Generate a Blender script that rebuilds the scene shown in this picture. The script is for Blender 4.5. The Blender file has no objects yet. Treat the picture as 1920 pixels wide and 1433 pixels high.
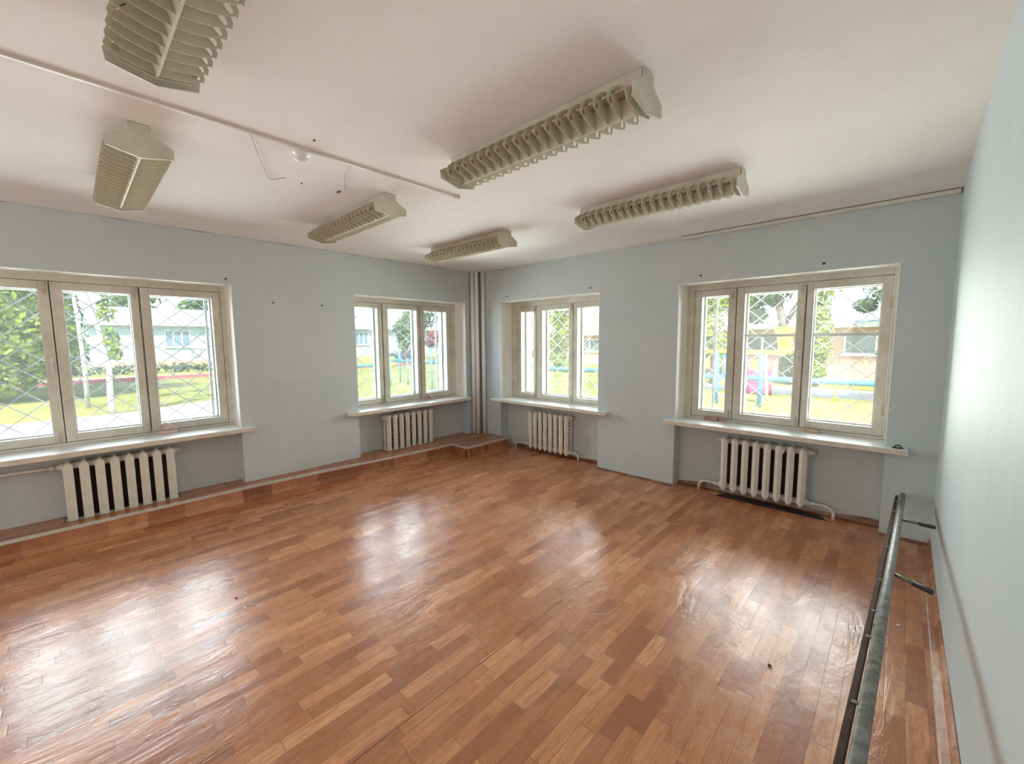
import bpy, bmesh, math, random
from mathutils import Vector, Matrix, Euler
random.seed(7)
sc = bpy.context.scene
COL = sc.collection
PI = math.pi

# ------------------------------------------------------------------ helpers
class MB:
    """collects boxes, prisms, tubes and cards into one mesh"""
    def __init__(s): s.v = []; s.f = []; s.sm = []
    def add(s, vs, fs, smooth=False):
        n = len(s.v); s.v += [tuple(p) for p in vs]
        s.f += [tuple(i + n for i in f) for f in fs]; s.sm += [smooth] * len(fs)
        return s
    def box(s, a, b, M=None):
        x0, y0, z0 = a; x1, y1, z1 = b
        if x0 > x1: x0, x1 = x1, x0
        if y0 > y1: y0, y1 = y1, y0
        if z0 > z1: z0, z1 = z1, z0
        vs = [Vector(p) for p in ((x0,y0,z0),(x1,y0,z0),(x1,y1,z0),(x0,y1,z0),(x0,y0,z1),(x1,y0,z1),(x1,y1,z1),(x0,y1,z1))]
        if M is not None: vs = [M @ p for p in vs]
        return s.add(vs, [(0,3,2,1),(4,5,6,7),(0,1,5,4),(1,2,6,5),(2,3,7,6),(3,0,4,7)])
    def prism(s, pts, axis, a, b):
        """polygon pts (2D) extruded along axis 'x','y','z' from a to b"""
        def P(p, t):
            return {'x': (t, p[0], p[1]), 'y': (p[0], t, p[1]), 'z': (p[0], p[1], t)}[axis]
        n = len(pts)
        area = sum(pts[i][0]*pts[(i+1)%n][1] - pts[(i+1)%n][0]*pts[i][1] for i in range(n))
        if (area < 0) ^ (axis == 'y'): pts = pts[::-1]
        if a > b: a, b = b, a
        vs = [P(p, a) for p in pts] + [P(p, b) for p in pts]
        fs = [tuple(range(n))[::-1], tuple(range(n, 2*n))]
        fs += [(i, (i+1) % n, n + (i+1) % n, n + i) for i in range(n)]
        return s.add(vs, fs)
    def tube(s, pts, r, n=8, cap=True):
        pts = [Vector(p) for p in pts]; rs = r if isinstance(r, (list, tuple)) else [r]*len(pts)
        vs = []; up = None
        for i, p in enumerate(pts):
            t = (pts[min(i+1, len(pts)-1)] - pts[max(i-1, 0)]).normalized()
            if up is None:
                up = Vector((0,0,1)) if abs(t.z) < .9 else Vector((1,0,0))
            sd = t.cross(up).normalized(); up = sd.cross(t).normalized()
            for k in range(n):
                a = 2*PI*k/n
                vs.append(p + (sd*math.cos(a) + up*math.sin(a))*rs[i])
        fs = []
        m = len(pts)
        for i in range(m-1):
            for k in range(n):
                fs.append((i*n+k, i*n+(k+1) % n, (i+1)*n+(k+1) % n, (i+1)*n+k))
        s.add(vs, fs, True)
        if cap:
            base = len(s.v) - m*n
            s.f.append(tuple(base+k for k in range(n))[::-1]); s.sm.append(False)
            s.f.append(tuple(base+(m-1)*n+k for k in range(n))); s.sm.append(False)
        return s
    def lathe(s, prof, c, n=24):
        """prof (r,z) list revolved about z at c"""
        vs = []
        for r, z in prof:
            for k in range(n):
                a = 2*PI*k/n; vs.append((c[0]+r*math.cos(a), c[1]+r*math.sin(a), c[2]+z))
        fs = [(i*n+k, i*n+(k+1) % n, (i+1)*n+(k+1) % n, (i+1)*n+k) for i in range(len(prof)-1) for k in range(n)]
        return s.add(vs, fs, True)
    def loft(s, rings, smooth=False):
        n = len(rings[0]); vs = [p for r in rings for p in r]
        fs = [(i*n+k, i*n+(k+1) % n, (i+1)*n+(k+1) % n, (i+1)*n+k) for i in range(len(rings)-1) for k in range(n)]
        fs += [tuple(range(n))[::-1], tuple((len(rings)-1)*n+k for k in range(n))]
        return s.add(vs, fs, smooth)
    def card(s, c, size, nrm, spin, asp=.6):
        t = nrm.orthogonal().normalized(); b = nrm.cross(t)
        u = (t*math.cos(spin)+b*math.sin(spin))*size; w = nrm.cross(u).normalized()*size*asp
        return s.add([c-u, c-w, c+u, c+w], [(0,1,2,3)])
    def mesh(s, name):
        me = bpy.data.meshes.new(name); me.from_pydata(s.v, [], s.f)
        me.polygons.foreach_set('use_smooth', s.sm); me.update()
        return me

def obj(name, mb, mat, parent=None, bevel=0, recalc=False):
    me = mb.mesh(name)
    if recalc:
        bm = bmesh.new(); bm.from_mesh(me); bmesh.ops.recalc_face_normals(bm, faces=bm.faces); bm.to_mesh(me); bm.free()
    o = bpy.data.objects.new(name, me); COL.objects.link(o)
    for m in (mat if isinstance(mat, list) else [mat]): me.materials.append(m)
    if parent is not None: o.parent = parent
    if bevel:
        b = o.modifiers.new('bevel', 'BEVEL'); b.width = bevel; b.segments = 2; b.limit_method = 'ANGLE'
    return o
def empty(name, loc=(0,0,0), rz=0):
    o = bpy.data.objects.new(name, None); COL.objects.link(o)
    o.location = loc; o.rotation_euler = (0,0,rz); o.empty_display_size = .1
    return o
def tag(o, label, cat, group=None, kind=None):
    o['label'] = label; o['category'] = cat
    if group: o['group'] = group
    if kind: o['kind'] = kind
    return o
def structure(o, label, cat):
    return tag(o, label, cat, None, 'structure')
def copy_tree(o, parent=None):
    c = o.copy(); COL.objects.link(c); c.parent = parent
    for ch in list(o.children): copy_tree(ch, c)
    return c

# ------------------------------------------------------------------ materials
class N:
    def __init__(s, name):
        s.m = bpy.data.materials.new(name); s.m.use_nodes = True
        s.t = s.m.node_tree; s.t.nodes.clear()
        s.out = s.t.nodes.new('ShaderNodeOutputMaterial')
    def n(s, typ, **kw):
        nd = s.t.nodes.new(typ)
        for k, v in kw.items(): setattr(nd, k, v)
        return nd
    def l(s, a, b): s.t.links.new(a, b)
    def put(s, sock, v):
        if isinstance(v, bpy.types.NodeSocket): s.l(v, sock)
        elif isinstance(v, tuple) and len(v) == 3 and sock.type == 'RGBA': sock.default_value = (*v, 1)
        else: sock.default_value = v
    def math(s, op, a, b=None, c=None, clamp=False):
        nd = s.n('ShaderNodeMath', operation=op, use_clamp=clamp)
        for i, v in enumerate((a, b, c)):
            if v is not None: s.put(nd.inputs[i], v)
        return nd.outputs[0]
    def pos(s, scale=(1,1,1), obj=False):
        if obj: src = s.n('ShaderNodeTexCoord').outputs['Object']
        else: src = s.n('ShaderNodeNewGeometry').outputs['Position']
        mp = s.n('ShaderNodeMapping'); mp.inputs['Scale'].default_value = scale
        s.l(src, mp.inputs['Vector']); return mp.outputs[0]
    def noise(s, vec, scale, detail=4, rough=.6, dist=0):
        nd = s.n('ShaderNodeTexNoise'); s.l(vec, nd.inputs['Vector'])
        nd.inputs['Scale'].default_value = scale; nd.inputs['Detail'].default_value = detail
        nd.inputs['Roughness'].default_value = rough; nd.inputs['Distortion'].default_value = dist
        return nd.outputs['Fac']
    def ramp(s, fac, stops):
        nd = s.n('ShaderNodeValToRGB'); e = nd.color_ramp.elements
        while len(e) < len(stops): e.new(.5)
        for el, (p, c) in zip(e, stops):
            el.position = p; el.color = (*c, 1) if len(c) == 3 else c
        s.put(nd.inputs[0], fac); return nd.outputs[0]
    def rng(s, v, a, b, c=0, d=1, smooth=False):
        nd = s.n('ShaderNodeMapRange'); nd.clamp = True
        if smooth: nd.interpolation_type = 'SMOOTHSTEP'
        s.put(nd.inputs['Value'], v)
        for k, x in zip(('From Min','From Max','To Min','To Max'), (a,b,c,d)): nd.inputs[k].default_value = x
        return nd.outputs[0]
    def mix(s, fac, a, b, mode='MIX'):
        nd = s.n('ShaderNodeMix', data_type='RGBA', blend_type=mode)
        s.put(nd.inputs[0], fac); s.put(nd.inputs[6], a); s.put(nd.inputs[7], b)
        return nd.outputs[2]
    def bump(s, h, strength, dist, prev=None):
        nd = s.n('ShaderNodeBump'); s.put(nd.inputs['Height'], h)
        nd.inputs['Strength'].default_value = strength; nd.inputs['Distance'].default_value = dist
        if prev is not None: s.l(prev, nd.inputs['Normal'])
        return nd.outputs[0]
    def pbr(s, col, rough=.5, metal=0, spec=.5, normal=None):
        b = s.n('ShaderNodeBsdfPrincipled')
        s.put(b.inputs['Base Color'], col); s.put(b.inputs['Roughness'], rough)
        b.inputs['Metallic'].default_value = metal; b.inputs['Specular IOR Level'].default_value = spec
        if normal is not None: s.l(normal, b.inputs['Normal'])
        s.l(b.outputs[0], s.out.inputs[0]); return s.m

def mottled(name, c1, c2, rough=.5, scale=6, metal=0, spec=.5, bump=.1, bscale=40, obj=True, stretch=(1,1,1)):
    g = N(name); p = g.pos(stretch, obj)
    f = g.noise(p, scale, 5, .65)
    col = g.ramp(f, [(.35, c1), (.68, c2)])
    nm = g.bump(g.noise(p, bscale, 3), bump, .003) if bump else None
    return g.pbr(col, rough, metal, spec, nm)

def mat_wall():
    g = N('wall_paint'); p = g.pos()
    sx = g.n('ShaderNodeSeparateXYZ'); g.l(p, sx.inputs[0]); X, Y, Z = sx.outputs
    f = g.noise(p, 1.1, 4, .6); f2 = g.noise(p, 7, 5, .7)
    col = g.ramp(f, [(.3, (.53,.588,.602)), (.7, (.582,.622,.625))])
    col = g.mix(g.rng(f2, .45, .75, 0, .25), col, (.51,.54,.55))
    # repainted bluer patches of paint in the window corner, and one pale rectangle between the left windows
    lo = g.math('LESS_THAN', Z, 1.6)
    pa = g.math('MULTIPLY', lo, g.math('MULTIPLY', g.math('GREATER_THAN', Y, -.262), g.math('LESS_THAN', X, .534)))
    col = g.mix(g.math('MULTIPLY', pa, .75), col, (.50,.585,.67))
    q = g.math('MULTIPLY', g.math('MULTIPLY', g.math('GREATER_THAN', Y, -3.18), g.math('LESS_THAN', Y, -2.2)),
               g.math('MULTIPLY', g.math('GREATER_THAN', Z, 1.25), g.math('LESS_THAN', Z, 2.06)))
    q = g.math('MULTIPLY', q, g.math('LESS_THAN', X, .05))
    col = g.mix(g.math('MULTIPLY', q, .3), col, (.63,.645,.635))
    # grubby scuffs low down
    sc_ = g.noise(g.pos((1,1,3)), 2.3, 6, .7)
    grime = g.math('MULTIPLY', g.rng(sc_, .55, .75), g.rng(Z, .9, 0, 0, .35))
    col = g.mix(grime, col, (.40,.39,.385))
    nm = g.bump(g.noise(p, 3, 4), .35, .02); nm = g.bump(g.noise(p, 60, 3), .12, .003, nm)
    return g.pbr(col, .62, 0, .3, nm)
def mat_ceiling():
    g = N('ceiling_paint'); p = g.pos()
    f = g.noise(p, .8, 4, .6); f2 = g.noise(p, 4, 5, .7)
    col = g.ramp(f, [(.3, (.80,.765,.735)), (.7, (.86,.835,.81))])
    col = g.mix(g.rng(f2, .52, .78, 0, .25), col, (.72,.665,.61))
    sx = g.n('ShaderNodeSeparateXYZ'); g.l(p, sx.inputs[0])
    ln = g.math('LESS_THAN', g.math('ABSOLUTE', g.math('SUBTRACT', sx.outputs[0], 3.93)), .003)
    col = g.mix(g.math('MULTIPLY', ln, .12), col, (.5,.45,.4))
    nm = g.bump(g.noise(p, 2.5, 3), .3, .02); nm = g.bump(g.noise(p, 70, 2), .1, .003, nm)
    return g.pbr(col, .8, 0, .2, nm)
def mat_lino(name='plank_lino', dark=1.0, along='y'):
    g = N(name); p = g.pos()
    sx = g.n('ShaderNodeSeparateXYZ'); g.l(p, sx.inputs[0]); X, Y, Z = sx.outputs
    if along == 'x': X, Y = Y, X
    u = g.math('DIVIDE', X, .0746); row = g.math('FLOOR', u); fu = g.math('SUBTRACT', u, row)
    w1 = g.n('ShaderNodeTexWhiteNoise', noise_dimensions='1D'); g.l(row, w1.inputs['W'])
    v = g.math('ADD', g.math('DIVIDE', Y, .345), g.math('MULTIPLY', w1.outputs[0], 7.3))
    # uneven plank lengths
    v = g.math('ADD', v, g.math('MULTIPLY', g.math('SINE', g.math('MULTIPLY', v, 2.1)), .22))
    cl = g.math('FLOOR', v); fv = g.math('SUBTRACT', v, cl)
    cb = g.n('ShaderNodeCombineXYZ'); g.l(row, cb.inputs[0]); g.l(cl, cb.inputs[1])
    w2 = g.n('ShaderNodeTexWhiteNoise', noise_dimensions='3D'); g.l(cb.outputs[0], w2.inputs['Vector'])
    k = dark
    tones = [(.0,(.33*k,.115*k,.048*k)),(.22,(.42*k,.158*k,.068*k)),(.5,(.52*k,.212*k,.092*k)),(.8,(.61*k,.265*k,.122*k)),(1.,(.71*k,.345*k,.175*k))]
    col = g.ramp(w2.outputs[0], tones)
    mp = g.n('ShaderNodeVectorMath', operation='ADD')
    gp = g.pos((30,3,3) if along == 'y' else (3,30,3)); g.l(gp, mp.inputs[0]); g.l(w2.outputs[1], mp.inputs[1])
    gr = g.noise(mp.outputs[0], 1.6, 6, .68, .6)
    col = g.mix(g.rng(gr, .42, .68, 0, .7), col, (.31*k,.105*k,.043*k))
    gr2 = g.noise(g.pos((9,3,3) if along == 'y' else (3,9,3)), 1.1, 5, .7, 1.2)
    col = g.mix(g.rng(gr2, .56, .72, 0, .5), col, (.26*k,.10*k,.05*k))
    col = g.mix(g.rng(g.noise(p, 2.2, 5, .7), .5, .8, 0, .35), col, (.5*k,.30*k,.2*k))
    su = g.math('MINIMUM', fu, g.math('SUBTRACT', 1., fu)); sv = g.math('MINIMUM', fv, g.math('SUBTRACT', 1., fv))
    seam = g.math('MAXIMUM', g.rng(su, .0, .034, 1, 0), g.rng(sv, .0, .011, 1, 0))
    col = g.mix(g.math('MULTIPLY', seam, .7), col, (.16*k,.06*k,.03*k))
    # joints between the sheets of lino
    if along == 'y':
        wob = g.math('ADD', X, g.math('MULTIPLY', g.noise(g.pos((0,.6,0)), 1., 2), .06))
        for xs in (.79, 2.24, 3.7):
            j = g.math('LESS_THAN', g.math('ABSOLUTE', g.math('SUBTRACT', wob, xs)), .0035)
            col = g.mix(g.math('MULTIPLY', j, .75), col, (.09,.04,.025))
    spots = g.rng(g.noise(p, 16, 3, .5), .72, .78, 0, .6)
    col = g.mix(spots, col, (.10,.05,.035))
    wv = g.noise(g.pos((7,2.4,4)), 1., 4, .62, .5)
    bl = g.noise(p, 14, 4, .6)
    nm = g.bump(wv, .2, .03); nm = g.bump(bl, .1, .008, nm); nm = g.bump(g.noise(p, 90, 2), .05, .002, nm)
    nm = g.bump(seam, .15, -.002, nm)
    rough = g.rng(g.noise(p, 3.5, 5, .7), .3, .75, .22, .38)
    return g.pbr(col, rough, 0, .62, nm)
def mat_glass():
    g = N('window_glass')
    tr = g.n('ShaderNodeBsdfTransparent'); tr.inputs[0].default_value = (.96,.985,.975,1)
    gl = g.n('ShaderNodeBsdfGlossy'); gl.inputs['Roughness'].default_value = .0
    fr = g.n('ShaderNodeFresnel'); fr.inputs[0].default_value = 1.45
    mx = g.n('ShaderNodeMixShader'); g.l(fr.outputs[0], mx.inputs[0]); g.l(tr.outputs[0], mx.inputs[1]); g.l(gl.outputs[0], mx.inputs[2])
    # pale haze over the bright view, mixed into the glass as a veil
    tl = g.n('ShaderNodeBsdfTranslucent'); tl.inputs[0].default_value = (.9,.92,.92,1)
    m2 = g.n('ShaderNodeMixShader'); g.put(m2.inputs[0], g.rng(g.noise(g.pos(), 3, 4), .3, .8, .003, .008))
    g.l(mx.outputs[0], m2.inputs[1]); g.l(tl.outputs[0], m2.inputs[2])
    g.l(m2.outputs[0], g.out.inputs[0]); return g.m
def mat_leaf(name, c1, c2, c3):
    g = N(name); p = g.pos()
    f = g.noise(p, 1.4, 4, .7)
    col = g.ramp(f, [(.3, c1), (.5, c2), (.7, c3)])
    b = g.n('ShaderNodeBsdfDiffuse'); g.l(col, b.inputs[0])
    t = g.n('ShaderNodeBsdfTranslucent'); g.l(col, t.inputs[0])
    mx = g.n('ShaderNodeMixShader'); mx.inputs[0].default_value = .4
    g.l(b.outputs[0], mx.inputs[1]); g.l(t.outputs[0], mx.inputs[2]); g.l(mx.outputs[0], g.out.inputs[0]); return g.m

M = {}
M['wall'] = mat_wall(); M['ceil'] = mat_ceiling(); M['lino'] = mat_lino(); M['lino_dark'] = mat_lino('plank_lino_step', .8)
M['lino_x'] = mat_lino('plank_lino_cross', .8, 'x')
M['glass'] = mat_glass()
M['frame'] = mottled('old_cream_window_paint', (.60,.56,.46), (.74,.715,.62), .38, 5, spec=.4, bump=.15, bscale=25)
M['sash_out'] = mottled('old_white_window_paint', (.74,.73,.68), (.84,.84,.80), .4, 5, bump=.1)
M['reveal'] = mottled('reveal_whitewash', (.86,.825,.76), (.91,.89,.85), .6, 2.5, bump=.12, bscale=18)
M['sill'] = mottled('sill_gloss_white', (.79,.82,.85), (.85,.87,.89), .25, 3, bump=.06)  # bluish sky reflection put into the base colour
M['edge'] = mottled('sill_edge_worn', (.60,.50,.39), (.76,.70,.61), .5, 9, stretch=(2,8,8))
M['iron'] = mottled('radiator_paint', (.66,.62,.53), (.80,.765,.68), .42, 9, bump=.12, bscale=50)
M['shade_subfloor'] = mottled('gap_shade_and_subfloor', (.035,.022,.018), (.07,.045,.038), .85, 14, spec=.2)  # shade between radiator sections as colour; also the dark bare floor strip
M['lino_edge'] = mat_lino('lino_edge', .5)
M['lamp'] = mottled('lamp_enamel_aged', (.55,.505,.405), (.68,.635,.53), .45, 7, bump=.04)
M['louvre'] = mottled('louvre_plastic_aged', (.51,.46,.345), (.63,.58,.45), .6, 8, bump=.03)
M['lamp_in'] = mottled('lamp_inner', (.42,.35,.26), (.52,.45,.35), .5, 6, bump=.03)
M['grille'] = mottled('grille_rod_paint', (.15,.14,.155), (.25,.235,.25), .5, 12, bump=0)
M['grille_dark'] = mottled('grille_rod_dull', (.10,.085,.10), (.17,.15,.17), .6, 12, bump=0)
M['trunk'] = mottled('trunking_plastic', (.62,.57,.50), (.74,.69,.62), .45, 4, bump=.03)
M['pipe'] = mottled('riser_pipe_paint', (.85,.865,.86), (.90,.91,.905), .4, 5, bump=.05)
M['alu'] = mottled('alu_nosing', (.62,.58,.52), (.78,.75,.70), .35, 14, metal=.4, bump=.05)
M['galv'] = mottled('galvanised_steel', (.16,.16,.15), (.33,.33,.315), .5, 30, metal=.35, bump=.25, bscale=70)
M['rust'] = mottled('brown_oxide_steel', (.05,.027,.02), (.10,.06,.045), .8, 18, spec=.2, bump=.2)
M['rubber'] = mottled('black_rubber', (.022,.02,.02), (.05,.045,.04), .6, 20, bump=.1)
M['wood'] = mottled('wedge_wood', (.50,.30,.20), (.66,.44,.32), .6, 10, stretch=(1,6,6))
M['brick'] = mottled('old_brick', (.42,.24,.17), (.58,.38,.29), .8, 14, bump=.4)
M['pink'] = mottled('pink_block', (.62,.45,.39), (.72,.56,.50), .6, 8)
M['dark'] = mottled('dark_hole', (.05,.045,.04), (.11,.10,.09), .8, 10, bump=0)
M['latch'] = mottled('painted_latch', (.52,.46,.36), (.68,.62,.51), .4, 20)
M['wire'] = mottled('thin_wire', (.25,.20,.16), (.33,.28,.23), .5, 5, bump=0)
M['white'] = mottled('white_plastic', (.80,.79,.76), (.86,.85,.82), .35, 4, bump=0)
M['caulk'] = mottled('worn_white_line', (.62,.50,.45), (.82,.78,.76), .6, 25, bump=.1)
M['foil'] = mottled('bright_scrap', (.85,.80,.72), (.95,.93,.9), .2, 30, metal=.6)

# ------------------------------------------------------------------ room
W, H, BACK, TH = 5.445, 2.8, -7.4, .62
NICHE = .17
A_WIN = [(-5.40, -3.46), (-2.124, -.255)]
B_WIN = [(.529, 2.3265), (3.333, 5.13)]
ZS, ZT = .775, 2.295
def wall_with_windows(name, lo, hi, wins, inset, label):
    """local u along wall, d outward, z up"""
    mb = MB(); u = lo
    for l, r in wins:
        mb.box((u, 0, 0), (l, TH, H))
        mb.box((l, NICHE, 0), (r, TH, ZS-.045))
        mb.box((l, .30, ZS-.045), (r, TH, ZS))
        mb.box((l, 0, ZT), (r, TH, H))
        # narrower outer leaf round the window
        mb.box((l, .47, ZS), (l+inset, TH, ZT)); mb.box((r-inset, .47, ZS), (r, TH, ZT))
        mb.box((l+inset, .47, ZT-.07), (r-inset, TH, ZT)); mb.box((l+inset, .47, ZS), (r-inset, TH, ZS+.04))
        u = r
    mb.box((u, 0, 0), (hi, TH, H))
    o = obj(name, mb, M['wall']); structure(o, label, 'wall')
    return o
wa = wall_with_windows('wall_left', BACK-.3, 0, A_WIN, .075, 'pale blue plastered wall with the two left windows')
wa.rotation_euler = (0,0,PI/2)
wb = wall_with_windows('wall_back', -TH, W+.3, B_WIN, .085, 'pale blue plastered wall with the two right windows')
# wall on the right, leaning a little into the room towards the ceiling
mb = MB(); nx, nz = 24, 12
vs = []; 
for i in range(nx+1):
    for j in range(nz+1):
        y = BACK*i/nx; z = H*j/nz
        x = W + .003*math.sin(y*2.1+.4)*(1-z/H) - .022*max(0, -y)*(z/H)**2.5*min(1, 3/max(.1, -y))
        vs.append((x, y, z))
fs = [(i*(nz+1)+j, (i+1)*(nz+1)+j, (i+1)*(nz+1)+j+1, i*(nz+1)+j+1) for i in range(nx) for j in range(nz)]
mb.add(vs, fs, True)
n0 = len(vs)
mb.box((W+.06, BACK-.3, 0), (W+.3, 0, H))
wc = obj('wall_right', mb, M['wall']); structure(wc, 'pale wall close by on the right', 'wall')
wr = obj('wall_rear', MB().box((0, BACK-.3, 0), (W+.06, BACK, H)), M['wall']); structure(wr, 'pale wall behind the viewpoint', 'wall')
fl = obj('floor', MB().box((-NICHE, BACK, -.12), (W+.06, NICHE, 0)), M['lino']); structure(fl, 'glossy orange-brown plank-pattern lino floor', 'floor')
ce = obj('ceiling', MB().box((-TH, BACK-.3, H), (W+.3, TH, H+.3)), M['ceil']); structure(ce, 'white ceiling with warm stains', 'ceiling')

# ------------------------------------------------------------------ windows
def ring(mb, u0, u1, z0, z1, w, d0, d1, wt=None, wb_=None):
    wt = wt or w; wb_ = wb_ or w
    mb.box((u0, d0, z0), (u0+w, d1, z1)); mb.box((u1-w, d0, z0), (u1, d1, z1))
    mb.box((u0+w, d0, z1-wt), (u1-w, d1, z1)); mb.box((u0+w, d0, z0), (u1-w, d1, z0+wb_))
def make_window(idx, rz, opening, sashes, zr, label, muntin=None, sill=(0,0), dz=0, handles=()):
    """sashes: list of (u0,u1,glass0,glass1); zr: sash z0, glass z0, glass z1, sash z1"""
    l, r = opening; z0, g0, g1, z1 = zr
    root = empty('window_%d' % idx, (0,0,0), rz); structure(root, label, 'window')
    f = MB(); F0, F1 = .268, .468
    f.box((l, F0, ZS), (sashes[0][0]-.004, F1, ZT)); f.box((sashes[-1][1]+.004, F0, ZS), (r, F1, ZT))
    f.box((sashes[0][0]-.004, F0, z1+.004), (sashes[-1][1]+.004, F1, ZT)); f.box((sashes[0][0]-.004, F0, ZS), (sashes[-1][1]+.004, F1, z0-.004))
    for a, b in zip(sashes, sashes[1:]):
        c = (a[1]+b[0])/2
        f.box((c-.006, .33, z0-.004), (c+.006, F1, z1+.004))
    obj('window_frame', f, M['frame'], root, .004)
    # plastered reveals: whitewash skin on the sides and top of the opening
    rv = MB()
    rv.box((l-.001, .0, ZS), (l+.006, F0, ZT)); rv.box((r-.006, .0, ZS), (r+.001, F0, ZT)); rv.box((l+.006, .0, ZT-.006), (r-.006, F0, ZT+.001))
    obj('reveal', rv, M['reveal'], root, .002)
    s = MB(); s0, s1 = sill
    s.box((s0, -.098, ZS-.042), (s1, -.0002, ZS)); s.box((l+.0005, -.0002, ZS-.042), (r-.0005, .27, ZS))
    so = obj('window_sill', s, M['sill'], root, .003)
    e = MB(); e.box((s0-.002, -.104, ZS-.044), (s1+.002, -.0975, ZS-.003)); obj('sill_edge', e, M['edge'], so, .002)
    bt = MB(); bt.box((l+.02, .03, ZS-.075), (r-.02, .10, ZS-.044)); obj('sill_batten', bt, M['edge'], so, .003)
    for i, (a, b, ga, gb) in enumerate(sashes):
        m = MB(); D0, D1 = .276, .322
        m.box((a, D0, z0), (ga, D1, z1)); m.box((gb, D0, z0), (b, D1, z1))
        m.box((ga, D0, g1), (gb, D1, z1)); m.box((ga, D0, z0), (gb, D1, g0))
        so = obj('sash', m, M['frame'], root, .004)
        # glazing bead bright against the glass
        bd = MB(); ring(bd, ga, gb, g0, g1, .010, D0+.006, D1-.012)
        obj('glazing_bead', bd, M['sash_out'], so)
        obj('pane', MB().box((ga+.004, .300, g0+.004), (gb-.004, .303, g1-.004)), M['glass'], so)
        # painted lining of the space between the two sashes
        q0, q1 = ga-.002, gb+.002
        lnr = MB()
        lnr.box((a+.008, .3225, z0+.01), (q0, .4045, z1-.01)); lnr.box((q1, .3225, z0+.01), (b-.008, .4045, z1-.01))
        lnr.box((q0, .3225, g1+.002), (q1, .4045, z1-.01)); lnr.box((q0, .3225, z0+.01), (q1, .4045, g0-.002))
        obj('sash_lining', lnr, M['sash_out'], root)
        # outer sash behind
        oa, ob, oz0, oz1 = max(a, l+.05)+.004, min(b, r-.05)-.004, z0+.006, z1-.006
        m = MB(); e0, e1 = .405, .450
        ia, ib, i0, i1 = ga+.012, gb-.012, g0+.012, g1-.012
        m.box((oa, e0, oz0), (ia, e1, oz1)); m.box((ib, e0, oz0), (ob, e1, oz1))
        m.box((ia, e0, i1), (ib, e1, oz1)); m.box((ia, e0, oz0), (ib, e1, i0))
        oo = obj('outer_sash', m, M['sash_out'], root, .004)
        if muntin and i in muntin[1]:
            obj('glazing_bar', MB().box((ia-.004, e0+.004, muntin[0]-.016), (ib+.004, e1-.006, muntin[0]+.016)), M['sash_out'], oo, .003)
            obj('pane', MB().box((ia-.004, .430, i0-.004), (ib+.004, .433, muntin[0]-.01)), M['glass'], oo)
            obj('pane', MB().box((ia-.004, .430, muntin[0]+.01), (ib+.004, .433, i1+.004)), M['glass'], oo)
        else:
            obj('pane', MB().box((ia-.004, .430, i0-.004), (ib+.004, .433, i1+.004)), M['glass'], oo)
        # hinges on the outer edges, bolts and a pull handle on the meeting stiles
        if i in (0, len(sashes)-1):
            hu = a-.001 if i == 0 else b+.001
            for hz in (z0+.24, z1-.24):
                h = MB(); h.tube([(hu, .272, hz-.05), (hu, .272, hz+.05)], .0065, 8); h.box((hu-.018, .2735, hz-.045), (hu+.018, .2765, hz+.045))
                obj('hinge', h, M['latch'], so)
        if i < len(sashes)-1:
            for bz in (z0+.045, z1-.055):
                h = MB(); h.box((b-.04, .268, bz-.035), (b-.012, .277, bz+.035)); h.tube([(b-.026, .262, bz-.06), (b-.026, .262, bz+.06)], .005, 6)
                h.box((b-.034, .258, bz-.008), (b-.018, .27, bz+.008))
                obj('bolt', h, M['latch'], so)
        if i in handles:
            h = MB(); hu, hz = b-.03, (z0+z1)/2-.02
            h.tube([(hu, .277, hz+.05), (hu, .245, hz+.05), (hu, .238, hz+.04), (hu, .238, hz-.04), (hu, .245, hz-.05), (hu, .277, hz-.05)], .0055, 8)
            h.box((hu-.012, .272, hz-.066), (hu+.012, .277, hz-.036)); h.box((hu-.012, .272, hz+.036), (hu+.012, .277, hz+.066))
            obj('handle', h, M['sash_out'], so)
    return root
zA = (.802, .865, 2.170, 2.232); z3 = (.797, .848, 2.150, 2.212)
make_window(1, PI/2, A_WIN[0], [(-5.345,-4.762,-5.275,-4.822), (-4.755,-4.178,-4.690,-4.228), (-4.165,-3.512,-4.100,-3.578)], zA,
            'cream triple-sash window at the far left of the left wall', sill=(-5.51,-3.348), handles=(0,))
make_window(2, PI/2, A_WIN[1], [(-2.06,-1.585,-1.995,-1.635), (-1.565,-.945,-1.492,-.985), (-.928,-.345,-.866,-.418)], zA,
            'cream triple-sash window on the left wall next to the corner pipes', sill=(-2.276,-.240), handles=(0,))
make_window(3, 0, B_WIN[0], [(.655,1.046,.718,1.008), (1.056,1.728,1.148,1.665), (1.738,2.262,1.788,2.20)], z3,
            'cream triple-sash window on the right wall next to the corner pipes', sill=(.396,2.48), handles=(0, 1))
make_window(4, 0, B_WIN[1], [(3.415,3.846,3.483,3.780), (3.854,4.464,3.922,4.406), (4.476,5.094,4.522,5.030)], zA,
            'cream window with a glazing bar across two sashes, right end of the right wall', muntin=(1.722, (1, 2)), sill=(3.233,5.268), handles=(1,))

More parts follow.
